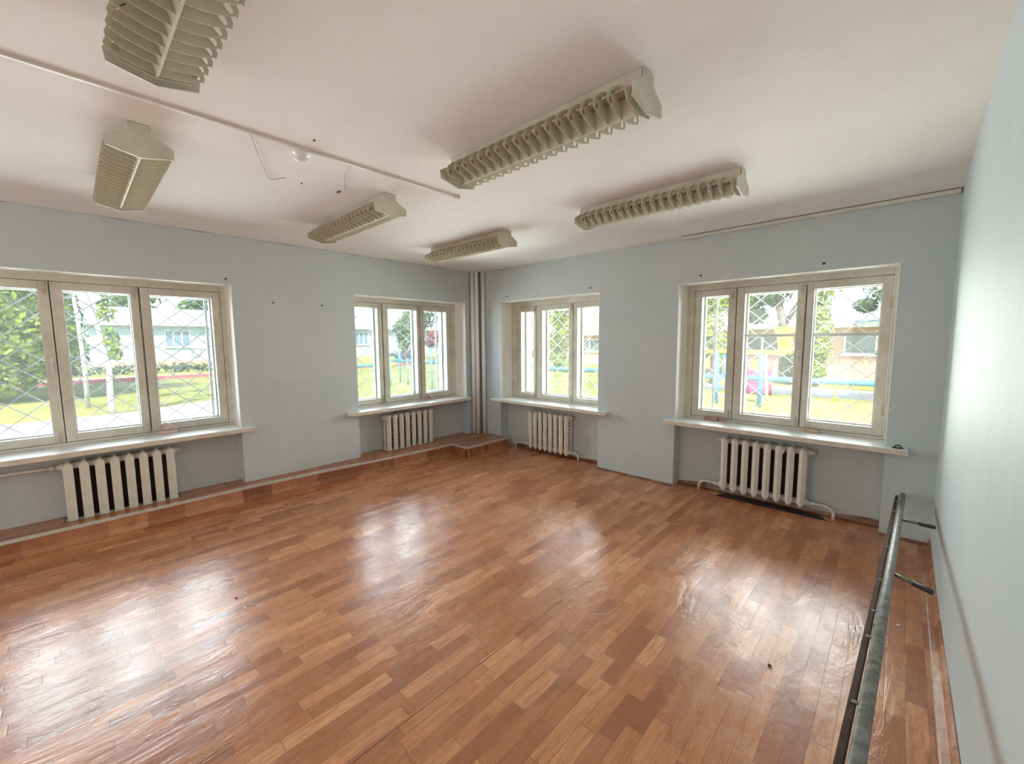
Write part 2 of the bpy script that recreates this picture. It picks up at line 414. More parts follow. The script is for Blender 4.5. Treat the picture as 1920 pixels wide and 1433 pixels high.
# ------------------------------------------------------------------ grilles outside
def make_grille(rz, u0, u1, node, label, bar_l, bar_r, mat):
    root = empty('window_grille', (0,0,0), rz); tag(root, label, 'window grille', 'diamond grilles outside the windows')
    d, du, dz, rr = .60, .1178, .1008, .0046
    z0, z1 = ZS+.05, ZT-.05
    for u in (bar_l, bar_r): obj('frame_bar', MB().box((u-.011, d-.011, z0-.02), (u+.011, d+.011, z1+.03)), M['grille_dark'], root)
    lat = MB(); m = dz/du
    for sgn in (1, -1):
        c0 = node[1] - sgn*m*node[0]; step = 2*dz
        for k in range(-60, 60):
            c = c0 + k*step
            pts = []
            ua, ub = u0, u1
            # clip  z = sgn*m*u + c
            lo, hi = sorted(((z0-c)/(sgn*m), (z1-c)/(sgn*m)))
            ua, ub = max(ua, lo), min(ub, hi)
            if ub - ua < .02: continue
            dd = d + sgn*rr*.9
            lat.tube([(ua, dd, sgn*m*ua+c), (ub, dd, sgn*m*ub+c)], rr, 6, False)
    obj('lattice', lat, mat, root)
    return root
g1 = make_grille(PI/2, -5.32, -3.54, (-3.804, 1.85), 'diamond rod grille outside the far left window with a loop of wire on it', -5.29, -3.587, M['grille_dark'])
lw = MB(); pts = []
for i in range(16):
    a = 2*PI*i/13.; pts.append((-3.70+.045*math.cos(a)*(1+.2*math.sin(2*a)), .585, 1.575+.05*math.sin(a)))
pts += [(-3.62, .588, 1.62)]
lw.tube(pts, .004, 6); obj('wire_loop', lw, M['grille_dark'], g1)
make_grille(PI/2, -2.045, -.335, (-1.69, 1.939), 'diamond rod grille outside the left-wall window next to the corner', -2.00, -.402, M['grille_dark'])
make_grille(0, .62, 2.235, (1.448, 1.62), 'diamond rod grille outside the right-wall window next to the corner', .70, 2.19, M['grille'])
make_grille(0, 3.425, 5.04, (4.829, 1.815), 'diamond rod grille outside the window with glazing bars', 3.552, 5.02, M['grille'])

# ------------------------------------------------------------------ radiators
def section_mesh():
    mb = MB(); hgt = .588
    def column(v0, sg, prof):
        rings = []
        for z, k, kv in prof:
            rings.append([(-.033*k, v0, z), (-.030*k, v0+sg*.014*kv, z), (0, v0+sg*.029*kv, z), (.030*k, v0+sg*.014*kv, z), (.033*k, v0, z), (.024*k, v0-sg*.014, z), (-.024*k, v0-sg*.014, z)])
            if sg > 0: rings[-1] = rings[-1][::-1]
        mb.loft(rings)
    prof = [(0., .08, .7), (.014, .5, .9), (.030, .88, 1), (.048, 1, 1), (hgt-.048, 1, 1), (hgt-.030, .88, 1), (hgt-.014, .5, .9), (hgt, .08, .7)]
    column(-.042, -1, prof); column(.042, 1, prof)
    for z in (.045, hgt-.045):
        mb.tube([(-.05, 0, z), (.05, 0, z)], .029, 14)
        mb.box((-.016, -.045, z-.03), (.016, .045, z+.03))
    for k in range(9):
        z = .075 + k*.052
        mb.add([(-.012,-.035,z+.012),(.012,-.035,z+.012),(.012,.035,z-.012),(-.012,.035,z-.012),(-.012,-.035,z+.034),(.012,-.035,z+.034),(.012,.035,z+.010),(-.012,.035,z+.010)],
               [(0,3,2,1),(4,5,6,7),(0,1,5,4),(1,2,6,5),(2,3,7,6),(3,0,4,7)])
    return mb
SEC = section_mesh().mesh('radiator_section')
SEC.materials.append(M['iron'])
GAP_SHADE = MB().box((-.030, .006, .075), (.030, .012, .513)).mesh('gap_shade_plate')  # dark plate standing in for the shade in the gap between sections
GAP_SHADE.materials.append(M['shade_subfloor'])
def make_radiator(loc, rz, n, pitch, label, bot_l=None, bot_r=None, top_l=None, plug_tr=True, extra=None):
    root = empty('radiator', loc, rz); tag(root, label, 'radiator', 'cast-iron radiators under the windows')
    for i in range(n):
        o = bpy.data.objects.new('radiator_section', SEC); COL.objects.link(o); o.parent = root
        o.location = ((i-(n-1)/2)*pitch, 0, 0)
        if i < n-1:
            c = bpy.data.objects.new('gap_shade_plate', GAP_SHADE); COL.objects.link(c); c.parent = o; c.location = (pitch/2, 0, 0)
    e = (n-1)/2*pitch + .045
    def plug(s, z):
        p = MB(); p.tube([(s*e, 0, z), (s*(e+.02), 0, z)], .024, 6); p.tube([(s*(e+.018), 0, z), (s*(e+.042), 0, z)], .017, 12)
        obj('end_plug', p, M['iron'], root)
    for s in (-1, 1):
        for z in ((.045, .543) if bot_l else (.543,)): plug(s, z)
    for pts in (bot_l, bot_r, top_l):
        if pts:
            p = MB(); p.tube(pts, .0125, 12); obj('supply_pipe', p, M['iron'], root)
            q = MB(); c = Vector(pts[0]); dr = (Vector(pts[1])-c).normalized(); q.tube([c+dr*.02, c+dr*.055], .02, 6); obj('pipe_nut', q, M['iron'], root)
    if extra:
        v = MB(); v.tube([(extra, -.05, .55), (extra, -.075, .55), (extra, -.078, .515)], .007, 8); obj('bleed_tap', v, M['iron'], root)
    return root
def bend(s, e, z, run, drop):
    return [(s*e, 0, z), (s*(e+run*.5), 0, z+.006), (s*(e+run*.75), 0, z+.002), (s*(e+run*.93), 0, z-.02), (s*(e+run), -.005, z-.05), (s*(e+run), -.008, z-drop)]
yB, xA = .078, -.078
make_radiator((4.21, yB, .062), 0, 8, .099, 'ribbed cast-iron radiator under the window with glazing bars', bend(-1, .40, .045, .21, .106), bend(1, .40, .045, .20, .106), None, extra=.19)
make_radiator((1.465, yB, .052), 0, 8, .095, 'ribbed cast-iron radiator under the right-wall window next to the corner', bend(-1, .385, .045, .29, .096), bend(1, .385, .045, .125, .096))
make_radiator((xA, -4.42, .078), PI/2, 8, .099, 'ribbed cast-iron radiator under the far left window', None, None, [(-.40, 0, .543), (-.62, .0, .55), (-.94, .0, .548), (-.955, .0, .548)])
make_radiator((xA, -1.315, .078), PI/2, 8, .102, 'ribbed cast-iron radiator under the left-wall window next to the corner')

# ------------------------------------------------------------------ step along the left wall
st = empty('floor_step', (0,0,0)); tag(st, 'low plank-covered step running along the left wall to the corner', 'step')
ZP = .155
def fx(y):                                                    # front edge of the strip
    K = [(-9, .18), (-3.4, .182), (-2.75, .222), (-1.8, .312), (-.86, .358), (0, .36)]
    for (ya, xa), (yb, xb) in zip(K, K[1:]):
        if ya <= y <= yb: return xa + (xb-xa)*(y-ya)/(yb-ya)
yc = -.86; xc = .688
tread = MB(); rise = MB(); nose = MB()
def seg(y0, y1):
    return [(fx(y0), y0), (fx(y1), y1)]
HOLES = [(-4.818, -4.018), (-1.722, -.912)]
for l, r in A_WIN:                                             # the part lying in the niches beside the radiators
    h = [q for q in HOLES if q[0] > l and q[1] < r][0]
    tread.box((-NICHE+.001, l+.002, ZP-.03), (-.0005, h[0], ZP)); tread.box((-NICHE+.001, h[1], ZP-.03), (-.0005, r-.002, ZP))
cuts = sorted(set([BACK+.001, yc] + [a for h in HOLES for a in h] + [-3.4, -2.75]))
for y0, y1 in zip(cuts, cuts[1:]):
    mid = (y0+y1)/2; xin = .012 if any(a <= mid <= b for a, b in HOLES) else .0005
    tread.prism([(xin, y0), (fx(y0), y0), (fx(y1), y1), (xin, y1)], 'z', ZP-.03, ZP)
tread.prism([(.0005, yc), (xc, yc), (xc, -.0005), (.0005, -.0005)], 'z', ZP-.03, ZP)
obj('tread', tread, M['lino_dark'], st, 0)
def riser(mb, pts, nx_, ny_, flare):
    rings = []
    prof = [(-.02, ZP-.03), (0, ZP-.03), (.004, .05), (.016, .022), (flare*.6, .006), (flare, .0015), (flare, 0), (-.02, 0)]
    for x, y in pts: rings.append([(x+nx_*o_, y+ny_*o_, z) for o_, z in prof])
    mb.loft(rings)
riser(rise, [(fx(y), y) for y in (BACK+.001, -5.2, -3.4, -2.75, -1.8, yc)], 1, 0, .065)
obj('riser', rise, M['lino_dark'], st, 0, True)
r2 = MB(); riser(r2, [(xc, -.0005), (xc, yc)], 1, 0, .035); 
r2.box((fx(yc)-.02, yc, 0), (xc, yc+.015, ZP-.03)); obj('corner_riser', r2, M['lino_x'], st, 0, True)
for pts in ([(fx(y), y) for y in (BACK+.001, -3.4, -2.75, -1.8, yc)], [(fx(yc), yc), (xc, yc)], [(xc, yc), (xc, -.0005)]):
    for (xa, ya), (xb, yb) in zip(pts, pts[1:]):
        d = Vector((xb-xa, yb-ya, 0)); L = d.length; ang = math.atan2(d.y, d.x)
        Mx = Matrix.Translation((xa, ya, 0)) @ Matrix.Rotation(ang, 4, 'Z')
        nose.box((0, -.006, ZP-.022), (L, .0, ZP+.003), Mx); nose.box((0, 0, ZP+.0), (L, .022, ZP+.003), Mx)
obj('metal_nosing', nose, M['alu'], st, .001)

# corner pipes
for (x, y, r_, lb) in [(.056, -.146, .030, 'left one of the three pale riser pipes in the corner'), (.104, -.098, .033, 'middle one of the three pale riser pipes in the corner'), (.186, -.034, .031, 'right one of the three pale riser pipes in the corner')]:
    o = obj('riser_pipe', MB().tube([(0,0,0), (0,0,H-ZP-.002)], r_, 20), M['pipe']); o.location = (x, y, ZP+.001)
    tag(o, lb, 'pipe', 'riser pipes in the corner')

# lino upstands and the worn white line along the right wall
bb = MB()
for i in range(16):
    y0, y1 = BACK+(-BACK)*i/16, BACK+(-BACK)*(i+1)/16
    bb.add([(5.398, y0, .0015), (5.398, y1, .0015), (5.425, y1, .008), (5.425, y0, .008), (5.434, y1, .05), (5.434, y0, .05), (5.446, y1, .052), (5.446, y0, .052)],
           [(0,3,2,1),(3,5,4,2),(5,7,6,4)])
b = obj('baseboard_right', bb, M['lino_dark'], None, 0, True); structure(b, 'curled-up brown lino edge along the right wall', 'baseboard')
ln = MB()
pts = [(-.6,.003),(-1.1,.006),(-1.65,.008),(-2.1,.012),(-2.6,.014),(-3.4,.012)]
vs = []; 
for y, w in pts: vs += [(5.396-w/2-.001*y, y, .002), (5.396+w/2-.001*y, y, .002)]
ln.add(vs, [(2*i, 2*i+2, 2*i+3, 2*i+1) for i in range(len(pts)-1)])
b = obj('trim_1', ln, M['caulk'], None, 0, True); structure(b, 'worn white line on the floor along the right wall', 'trim')
bb = MB()
def up(x0, x1, y, h, wob=0):
    n = max(2, int((x1-x0)/.08)); vs = []
    for i in range(n+1):
        x = x0+(x1-x0)*i/n; hh = h*(1+wob*math.sin(x*9.)*.5)
        vs += [(x, y-.045, .0012), (x, y-.014, .006), (x, y-.006, hh), (x, y+.0, hh+.001)]
    bb.add(vs, [(4*i+k, 4*i+4+k, 4*i+5+k, 4*i+1+k) for i in range(n) for k in range(3)])
up(.69, B_WIN[0][1], NICHE-.0005, .035, .6); up(B_WIN[0][1], B_WIN[1][0], -.0005, .012); up(B_WIN[1][0], B_WIN[1][1], NICHE-.0005, .045, .8); up(B_WIN[1][1], W-.02, -.0005, .014)
b = obj('baseboard_back', bb, M['lino_edge'], None, 0, True); structure(b, 'curled-up brown lino edge along the right-window wall', 'baseboard')

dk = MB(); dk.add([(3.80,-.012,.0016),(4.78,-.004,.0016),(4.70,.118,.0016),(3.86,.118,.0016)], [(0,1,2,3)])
b = obj('trim_2', dk, M['shade_subfloor']); structure(b, 'dark bare strip of floor under the radiator below the window with glazing bars', 'trim')

# ------------------------------------------------------------------ ceiling lamps
def make_lamp():
    root = empty('ceiling_lamp')
    L = 1.25; h = L/2
    b = MB(); b.prism([(-.048,0),(.048,0),(.048,-.043),(.052,-.045),(.052,-.070),(-.052,-.070),(-.052,-.045),(-.048,-.043)], 'x', -h+.01, h-.01)
    ho = obj('housing', b, M['lamp'], root, .003)
    rf = MB()                                                   # inner reflector above the tubes
    rf.prism([(-.051,-.0705),(.051,-.0705),(.092,-.084),(.091,-.087),(.0,-.074),(-.091,-.087),(-.092,-.084)], 'x', -h+.03, h-.05)
    obj('reflector', rf, M['lamp_in'], root)
    sp = MB(); sp.prism([(-.026,-.085),(.026,-.085),(.004,-.155),(-.004,-.155)], 'x', -h+.04, h-.06)
    obj('spine', sp, M['louvre'], root, .001)
    cap = [(-.047,-.002),(.047,-.002),(.047,-.042),(.138,-.092),(.132,-.138),(.066,-.152),(0,-.166),(-.066,-.152),(-.132,-.138),(-.138,-.092),(-.047,-.042)]
    for s in (-1, 1):
        c = MB(); x0 = s*(h-.006); c.prism(cap, 'x', x0, x0+s*.004)
        lip = [(-.132,-.138),(-.066,-.152),(0,-.166),(.066,-.152),(.132,-.138),(.132,-.140),(.066,-.154),(0,-.168),(-.066,-.154),(-.132,-.140)]
        c.prism(lip, 'x', x0-s*.006, x0+s*.003)
        for yy in (-.028, .028): c.tube([(x0, yy, -.06), (x0+s*.006, yy, -.06)], .004, 8)
        obj('end_cap', c, M['lamp'], root)
        t = MB(); t.prism([(-.126,-.096),(-.1,-.14),(0,-.158),(.1,-.14),(.126,-.096),(.045,-.055),(-.045,-.055)], 'x', s*(h-.045), s*(h-.048))
        obj('louvre_end', t, M['louvre'], root)
    # cross blades: a wing on each side of the spine with a curved hook running up to the housing
    bl = MB(); tk = .0022
    for s in (-1, 1):
        body = [(.0,-.155),(.05,-.150),(.100,-.139),(.130,-.126),(.127,-.120),(.104,-.128),(.096,-.116),(.06,-.098),(.03,-.090),(.0,-.085)]
        hook = [(.124,-.122),(.124,-.112),(.114,-.096),(.093,-.078),(.072,-.064),(.0525,-.056),(.0525,-.037),(.078,-.048),(.104,-.062),(.130,-.084),(.140,-.109),(.136,-.128)]
        web = [(.06,-.098),(.096,-.116),(.100,-.108),(.108,-.098),(.116,-.094),(.096,-.074),(.080,-.078)]
        for poly in (body, hook, web): bl.prism([(s*y, z) for y, z in poly], 'x', -tk/2, tk/2)
    bm = bl.mesh('louvre_blade'); bm.materials.append(M['louvre'])
    nb = 17
    for i in range(nb):
        o = bpy.data.objects.new('louvre_blade', bm); COL.objects.link(o); o.parent = root
        o.location = (-h+.085 + i*(L-.185)/(nb-1), 0, 0); o.rotation_euler = (0, math.radians(8), 0)
    return root
proto = make_lamp()
spots = [(3.72, -2.94, 'long louvred ceiling lamp nearest the centre, its right end cap sticking out', 0),
         (3.73, -1.555, 'long louvred ceiling lamp in front of the window with glazing bars', .0),
         (3.73, -4.385, 'louvred ceiling lamp cut off by the top edge of the picture', 0),
         (1.66, -4.350, 'louvred ceiling lamp nearest the far left window', 0),
         (1.665, -2.925, 'louvred ceiling lamp above the wall between the two left windows', 0),
         (1.575, -1.545, 'louvred ceiling lamp nearest the corner pipes', 0)]
for i, (x, y, lb, rz) in enumerate(spots):
    o = proto if i == 0 else copy_tree(proto)
    o.location = (x, y, H-.001); o.rotation_euler = (0, 0, rz); tag(o, lb, 'ceiling lamp', 'louvred ceiling lamps')

# ------------------------------------------------------------------ ceiling trunking, detector, wires
tr = obj('cable_trunking', MB().box((-.010, BACK+.02, -.014), (.010, -2.54, 0)), M['trunk'], None, .002); tr.location = (2.60, 0, H)
tag(tr, 'thin white cable trunking running across the ceiling past the round detector', 'cable trunking')
c = MB(); c.box((-.014, -.02, -.018), (.014, .02, 0)); c.box((-.03, -.004, -.01), (.03, .004, 0)); o = obj('end_clip', c, M['trunk'], tr); o.location = (0, -2.535, 0)
tb = obj('cable_trunking', MB().box((3.36, -.05, -.038), (W-.015, -.0035, -.008)), M['trunk'], None, .003); tb.location = (0,0,H)
tag(tb, 'long pale cable trunking along the top of the right-window wall up to the right corner', 'cable trunking')
obj('thin_end', MB().box((2.74, -.035, -.02), (3.358, -.004, 0)), M['trunk'], tb, .003)
ck = MB(); vs = []; n = 60
for i in range(n+1):
    y = -5.2+4.6*i/n; h_ = max(.0008, .006*math.sin(i*.9)*math.sin(i*.23+1)+.0015*math.sin(i*2.3))
    vs += [(.0015, y, H-.003), (.0015, y, H-.003-h_)]
ck.add(vs, [(2*i, 2*i+1, 2*i+3, 2*i+2) for i in range(n)])
b = obj('trim_3', ck, M['dark']); structure(b, 'uneven dark crack along the top of the left wall', 'crack')
sd = empty('smoke_detector', (2.538, -3.655, H)); tag(sd, 'small round white smoke detector on the ceiling beside the trunking', 'smoke detector')
obj('detector_base', MB().lathe([(0,0),(.05,0),(.05,-.012),(.046,-.016),(0,-.016)], (0,0,0)), M['white'], sd)
obj('detector_head', MB().lathe([(.036,-.016),(.038,-.026),(.026,-.030),(.026,-.038),(.042,-.040),(.043,-.046),(.034,-.056),(.012,-.060),(0,-.060)], (0,0,0)), M['white'], sd)
def wire(pts, lb):
    p = [Vector(q) for q in pts]; out = []
    for i in range(len(p)-1):
        a, b_, c_, d_ = p[max(0,i-1)], p[i], p[i+1], p[min(len(p)-1,i+2)]
        for k in range(6):
            t = k/6; out.append(.5*((2*b_)+(-a+c_)*t+(2*a-5*b_+4*c_-d_)*t*t+(-a+3*b_-3*c_+d_)*t**3))
    out.append(p[-1])
    o = obj('loose_wire', MB().tube(out, .0018, 6), M['wire']); tag(o, lb, 'wire', 'loose wires on the ceiling'); return o
zw = H-.004
wire([(2.587,-3.933,zw),(2.42,-3.86,zw-.01),(2.289,-3.803,zw-.012),(2.10,-3.72,zw-.01),(2.008,-3.677,zw-.008),(1.985,-3.64,zw-.004),(2.002,-3.617,zw),(2.069,-3.585,zw)], 'thin loose wire looping on the ceiling left of the detector')
wire([(2.587,-3.378,zw),(2.4,-3.33,zw-.008),(2.25,-3.26,zw-.008),(2.125,-3.20,zw)], 'thin loose wire hanging from the trunking right of the detector')
for (x, y, s_, lb) in [(2.05,-3.215,.022,'dark ragged hole in the ceiling at the end of a loose wire'), (2.735,-3.66,.010,'small dark hole in the ceiling behind the detector'), (2.03,-3.47,.010,'small dark spot on the ceiling between the two loose wires')]:
    o = obj('ceiling_hole', MB().prism([(s_*math.cos(a)*(1+.4*math.cos(2*a)), s_*.6*math.sin(a)) for a in [2*PI*k/10 for k in range(10)]], 'z', -.003, .0), M['dark'])
    o.location = (x, y, H); tag(o, lb, 'hole', 'holes in the ceiling')

# plugs in the walls above the windows
for (ax, u, z, lb) in [('y',3.564,2.364,'dark plug in the wall above the left end of the window with glazing bars'), ('y',4.624,2.354,'dark plug in the wall above the right end of the window with glazing bars'),
                       ('y',.698,2.366,'small plug above the left end of the right-wall window next to the corner'), ('y',2.19,2.36,'small plug above the right end of the right-wall window next to the corner'),
                       ('x',-3.506,2.35,'dark plug above the right end of the far left window'), ('x',-3.07,2.131,'left one of the two plugs in the wall between the left windows'), ('x',-2.528,2.131,'right one of the two plugs in the wall between the left windows')]:
    o = obj('wall_plug', MB().tube([(0,.002,0),(0,-.003,0)], .012 if ax == 'y' else .011, 10), M['dark'])
    o.location = (u, 0, z) if ax == 'y' else (0, u, z); o.rotation_euler = (0,0,0 if ax == 'y' else PI/2)
    tag(o, lb, 'wall plug', 'plugs in the walls above the windows')
o = obj('wall_hook', MB().tube([(0,0,0),(0,-.02,.0),(0,-.05,.004)], [.008,.007,.004], 8), M['wire']); o.location = (0, -.292, .49); o.rotation_euler = (0,0,PI/2)
tag(o, 'small dark nail in the wall left of the corner pipes', 'nail')

# ------------------------------------------------------------------ odds and ends on the sills and floor
def block(name, size, loc, rz, mat, lb, cat, rx=0, group=None):
    a, b_, c_ = size
    o = obj(name, MB().box((-a/2,-b_/2,0), (a/2,b_/2,c_)), mat, None, .004); o.location = loc; o.rotation_euler = (rx, 0, rz); tag(o, lb, cat, group); return o
ZB = ZS+.001
block('brick_piece', (.145,.055,.036), (3.655,.235,ZB), -.12, M['brick'], 'brownish brick piece on the left end of the sill of the window with glazing bars', 'brick')
block('brick_piece', (.05,.045,.032), (3.765,.238,ZB), .1, M['brick'], 'dark broken bit of brick beside the longer piece on the right sill', 'brick')
block('wooden_block', (.125,.045,.03), (4.585,.225,ZB), -.25, M['wood'], 'light wooden block on the sill below the middle of the window with glazing bars', 'block')
hk = empty('metal_hook', (5.205,-.045,ZB)); tag(hk, 'small rusty bracket on the right end of the right sill', 'bracket')
obj('plate', MB().box((-.035,-.012,0),(.035,.012,.005)), M['rust'], hk, .001); obj('loop', MB().tube([(-.02,0,.004),(-.012,0,.02),(.005,0,.026),(.02,0,.016),(.022,0,.004)], .005, 8), M['rust'], hk)
block('pink_block', (.15,.055,.032), (-.222,-4.055,ZB), PI/2+.05, M['pink'], 'pinkish block lying flat on the far left sill', 'block')
w = obj('wooden_wedge', MB().prism([(-.045,0),(.075,0),(.06,.02),(-.045,.085)], 'x', -.016, .016), M['pink'], None, .003); w.location = (-.238, -4.03, ZB+.0335); tag(w, 'pinkish wedge standing on the flat pink block against the far left window', 'wedge')
w = obj('wood_chip', MB().prism([(-.055,0),(.065,0),(.03,.03),(-.03,.085)], 'x', -.012, .012), M['wood'], None, .002); w.location = (-.235, -.845, ZB); w.rotation_euler = (0,0,.3); tag(w, 'small splintered wood piece on the sill of the left-wall window next to the corner', 'wood piece')
for (x, y, mat, sc_, lb) in [(5.266,-1.469,M['foil'],.011,'small shiny scrap on the floor right of the metal rail'), (4.785,-2.328,M['dark'],.011,'dark crumb on the floor left of the metal rail'), (2.071,-4.049,M['dark'],.009,'tiny dark crumb on the floor in front of the far left window')]:
    o = obj('floor_scrap', MB().loft([[(sc_*k*math.cos(a), sc_*.7*k*math.sin(a)*(1+.3*math.cos(a)), z) for a in [2*PI*j/7 for j in range(7)]] for k, z in ((.7,.0),(1,.005),(.5,.011))]), mat); o.location = (x, y, .0005)
    tag(o, lb, 'scrap')

# ------------------------------------------------------------------ metal rail with feet along the right wall
rl = empty('metal_rail', (5.261,-.063,0)); tag(rl, 'long grey steel pipe rail with a brown bar and rubber-tipped pegs along the right wall', 'metal rail')
T = Vector((0,0,.397)); Bn = Vector((-.096,-3.34,.618)); dr = (Bn-T).normalized()
NE = T+dr*4.1
obj('pipe', MB().tube([T, T+dr*.004, NE], [.0155,.0185,.0185], 18), M['galv'], rl)
off = Vector((-.034,.0,-.016))
q0 = T+dr*.06+off; q1 = NE+off
bar = MB()
sd_ = dr.cross(Vector((0,0,1))).normalized(); upv = sd_.cross(dr).normalized()
vs = [p+sd_*a+upv*b_ for p in (q0, q1) for a, b_ in ((-.009,-.03),(.009,-.03),(.009,.016),(-.009,.016))]
bar.add(vs, [(0,1,2,3),(7,6,5,4),(0,4,5,1),(1,5,6,2),(2,6,7,3),(3,7,4,0)]); obj('side_bar', bar, M['rust'], rl, .002, True)
for s_ in (.30,.62,.93,1.16,1.5,2.05,2.42,2.66,3.1,3.5,3.9):
    p = T+dr*s_; obj('tie', MB().tube([p+Vector((-.012,0,.004)), p+off+Vector((.0,0,.016))], .0055, 8), M['galv'], rl)
def peg(root_s, d):
    p = T+dr*root_s; d = Vector(d); L = d.length; d.normalize()
    pg = obj('peg', MB().tube([p+d*.01, p+d*(L*.58)], .0095, 12), M['galv'], rl)
    obj('rubber_tip', MB().tube([p+d*(L*.57), p+d*L*.99, p+d*L], [.0125,.0125,.010], 12), M['rubber'], pg)
peg(.815, (.1755,-.035,.004)); peg(1.905, (.147,-.105,.004))
ft = NE-dr*.12; obj('support_leg', MB().tube([ft+Vector((0,0,-.015)), (ft.x, ft.y, .0)], .016, 12), M['galv'], rl)

# ------------------------------------------------------------------ outside
G = -.6
X = {}
X['grass'] = mottled('sunny_grass', (.20,.20,.035), (.32,.29,.07), .9, .5, bump=.3, bscale=4, obj=False)
X['sand'] = mottled('sand', (.44,.35,.09), (.52,.43,.14), .9, 1.2, bump=0, obj=False)
X['path'] = mottled('pale_path', (.55,.50,.45), (.68,.63,.58), .9, 1.5, bump=0, obj=False)
X['road'] = mottled('grey_road', (.14,.145,.15), (.20,.205,.21), .9, 1.2, bump=0, obj=False)
X['bluewall'] = mottled('pale_blue_render', (.40,.52,.56), (.48,.58,.61), .9, .6, bump=0, obj=False)
X['plinth'] = mottled('salmon_plinth', (.60,.36,.26), (.70,.46,.33), .9, .9, bump=0, obj=False)
X['roof'] = mottled('pale_sheet_roof', (.44,.48,.50), (.56,.60,.61), .6, .8, bump=0, obj=False)
X['roofd'] = mottled('grey_slate_roof', (.22,.22,.23), (.32,.31,.31), .8, 2, bump=0, obj=False)
X['white'] = mottled('white_trim', (.72,.72,.72), (.82,.82,.82), .6, 2, bump=0)
X['pane'] = mottled('far_window_glass', (.16,.24,.33), (.26,.36,.46), .15, .7, bump=0)
X['paned'] = mottled('far_dark_glass', (.10,.12,.13), (.18,.20,.21), .12, .9, bump=0)
X['red'] = mottled('red_kerb_paint', (.48,.10,.12), (.60,.18,.19), .7, 2, bump=0)
X['blue'] = mottled('blue_paint', (.06,.22,.46), (.10,.30,.56), .5, 2, bump=0)
X['teal'] = mottled('teal_paint', (.08,.40,.40), (.14,.48,.48), .5, 2, bump=0)
X['yellow'] = mottled('yellow_paint', (.72,.50,.01), (.82,.60,.03), .5, 2, bump=0)
X['orange'] = mottled('orange_paint', (.66,.34,.08), (.72,.40,.10), .6, 2, bump=0)
X['magenta'] = mottled('magenta_panel', (.50,.06,.20), (.60,.10,.26), .6, 2, bump=0)
X['bark'] = mottled('grey_bark', (.16,.13,.11), (.26,.21,.18), .9, 8, bump=.3, stretch=(3,3,.6))
X['birch'] = mottled('birch_bark', (.42,.39,.36), (.72,.69,.65), .8, 4, bump=.1, stretch=(1,1,4))
X['green'] = mat_leaf('leaf_green', (.05,.11,.04), (.12,.21,.065), (.24,.33,.09))
X['lime'] = mat_leaf('leaf_lime', (.13,.20,.035), (.30,.38,.06), (.52,.52,.10))
X['olive'] = mat_leaf('leaf_dark', (.05,.09,.05), (.10,.16,.085), (.19,.25,.13))
X['rose'] = mat_leaf('leaf_reddish', (.20,.06,.06), (.34,.13,.12), (.42,.22,.18))

o = obj('ground', MB().box((-90,-40,G-.3), (40,90,G)), X['grass']); structure(o, 'sunny yellow-green grass outside the windows', 'ground')
def slab(name, pts, mat, lb, cat, h=.02):
    o = obj(name, MB().prism(pts, 'z', G, G+h), mat); return structure(o, lb, cat)
slab('path_near', [(-12.6,-22),(-9.2,-22),(-9.2,1),(-13.8,1.5),(-14.6,-1.2),(-13.4,-3.2)], X['path'], 'pale path close outside the far left window', 'path')
slab('path_far', [(-34,-30),(-32,-30),(-30.5,12),(-29,26),(-31,26),(-32.6,12)], X['path'], 'pale path beyond the red kerb outside the left windows', 'path')
slab('sand_yard', [(-5,9.2),(9,9.2),(9,14.6),(-1,14.2)], X['sand'], 'yellow sand outside the window with glazing bars', 'ground')
slab('road', [(-4,15.2),(12,15.4),(12,18.0),(-4,17.6)], X['road'], 'grey paved strip in front of the brick-coloured house', 'road')

def house(name, lb, base, size, rot, wall, roof, wins, plinth=None, roofh=1.6, over=.5, win_mat='pane', ridge=True):
    """front face on local y=0 looking to -y, length along x"""
    L, D, Hh = size
    root = empty(name, base, rot); tag(root, lb, 'building')
    obj('wall', MB().box((0,0,0), (L,D,Hh)), wall, root)
    if plinth: obj('plinth', MB().box((-.02,-.08,0), (L+.02,0,plinth)), X['plinth'], root)
    rf = MB(); rf.prism([(-over, Hh), (-over, Hh+.12), (D/2, Hh+roofh), (D+over, Hh+.12), (D+over, Hh)], 'x', -over, L+over)
    obj('roof', rf, roof, root)
    obj('fascia', MB().box((-over, -over-.04, Hh-.14), (L+over, -over, Hh+.13)), X['white'], root)
    for (x0, x1, z0, z1, n) in wins:
        f = MB(); ring(f, x0, x1, z0, z1, .09, -.05, .0)
        for k in range(1, n): 
            xx = x0+(x1-x0)*k/n; f.box((xx-.06,-.05,z0), (xx+.06,0,z1))
        f.box((x0-.1,-.14,z0-.08), (x1+.1,0,z0))
        wo = obj('window', f, X['white'], root)
        obj('window_pane', MB().box((x0+.05,-.02,z0+.05), (x1-.05,-.004,z1-.05)), X[win_mat], wo)
    return root
# house opposite the left wall: front faces +x
winsA = []
for y in (3.2, 9.4, 16.0, 23.4, 30.0, 36.6): winsA.append((y-1.05+3.4, y+1.05+3.4, 1.9, 3.65, 3))
house('house', 'long pale blue house with white window frames across the lawn', (-50, -3.4, G), (48, 9, 4.2), PI/2, X['bluewall'], X['roof'], winsA, .5, 1.9)
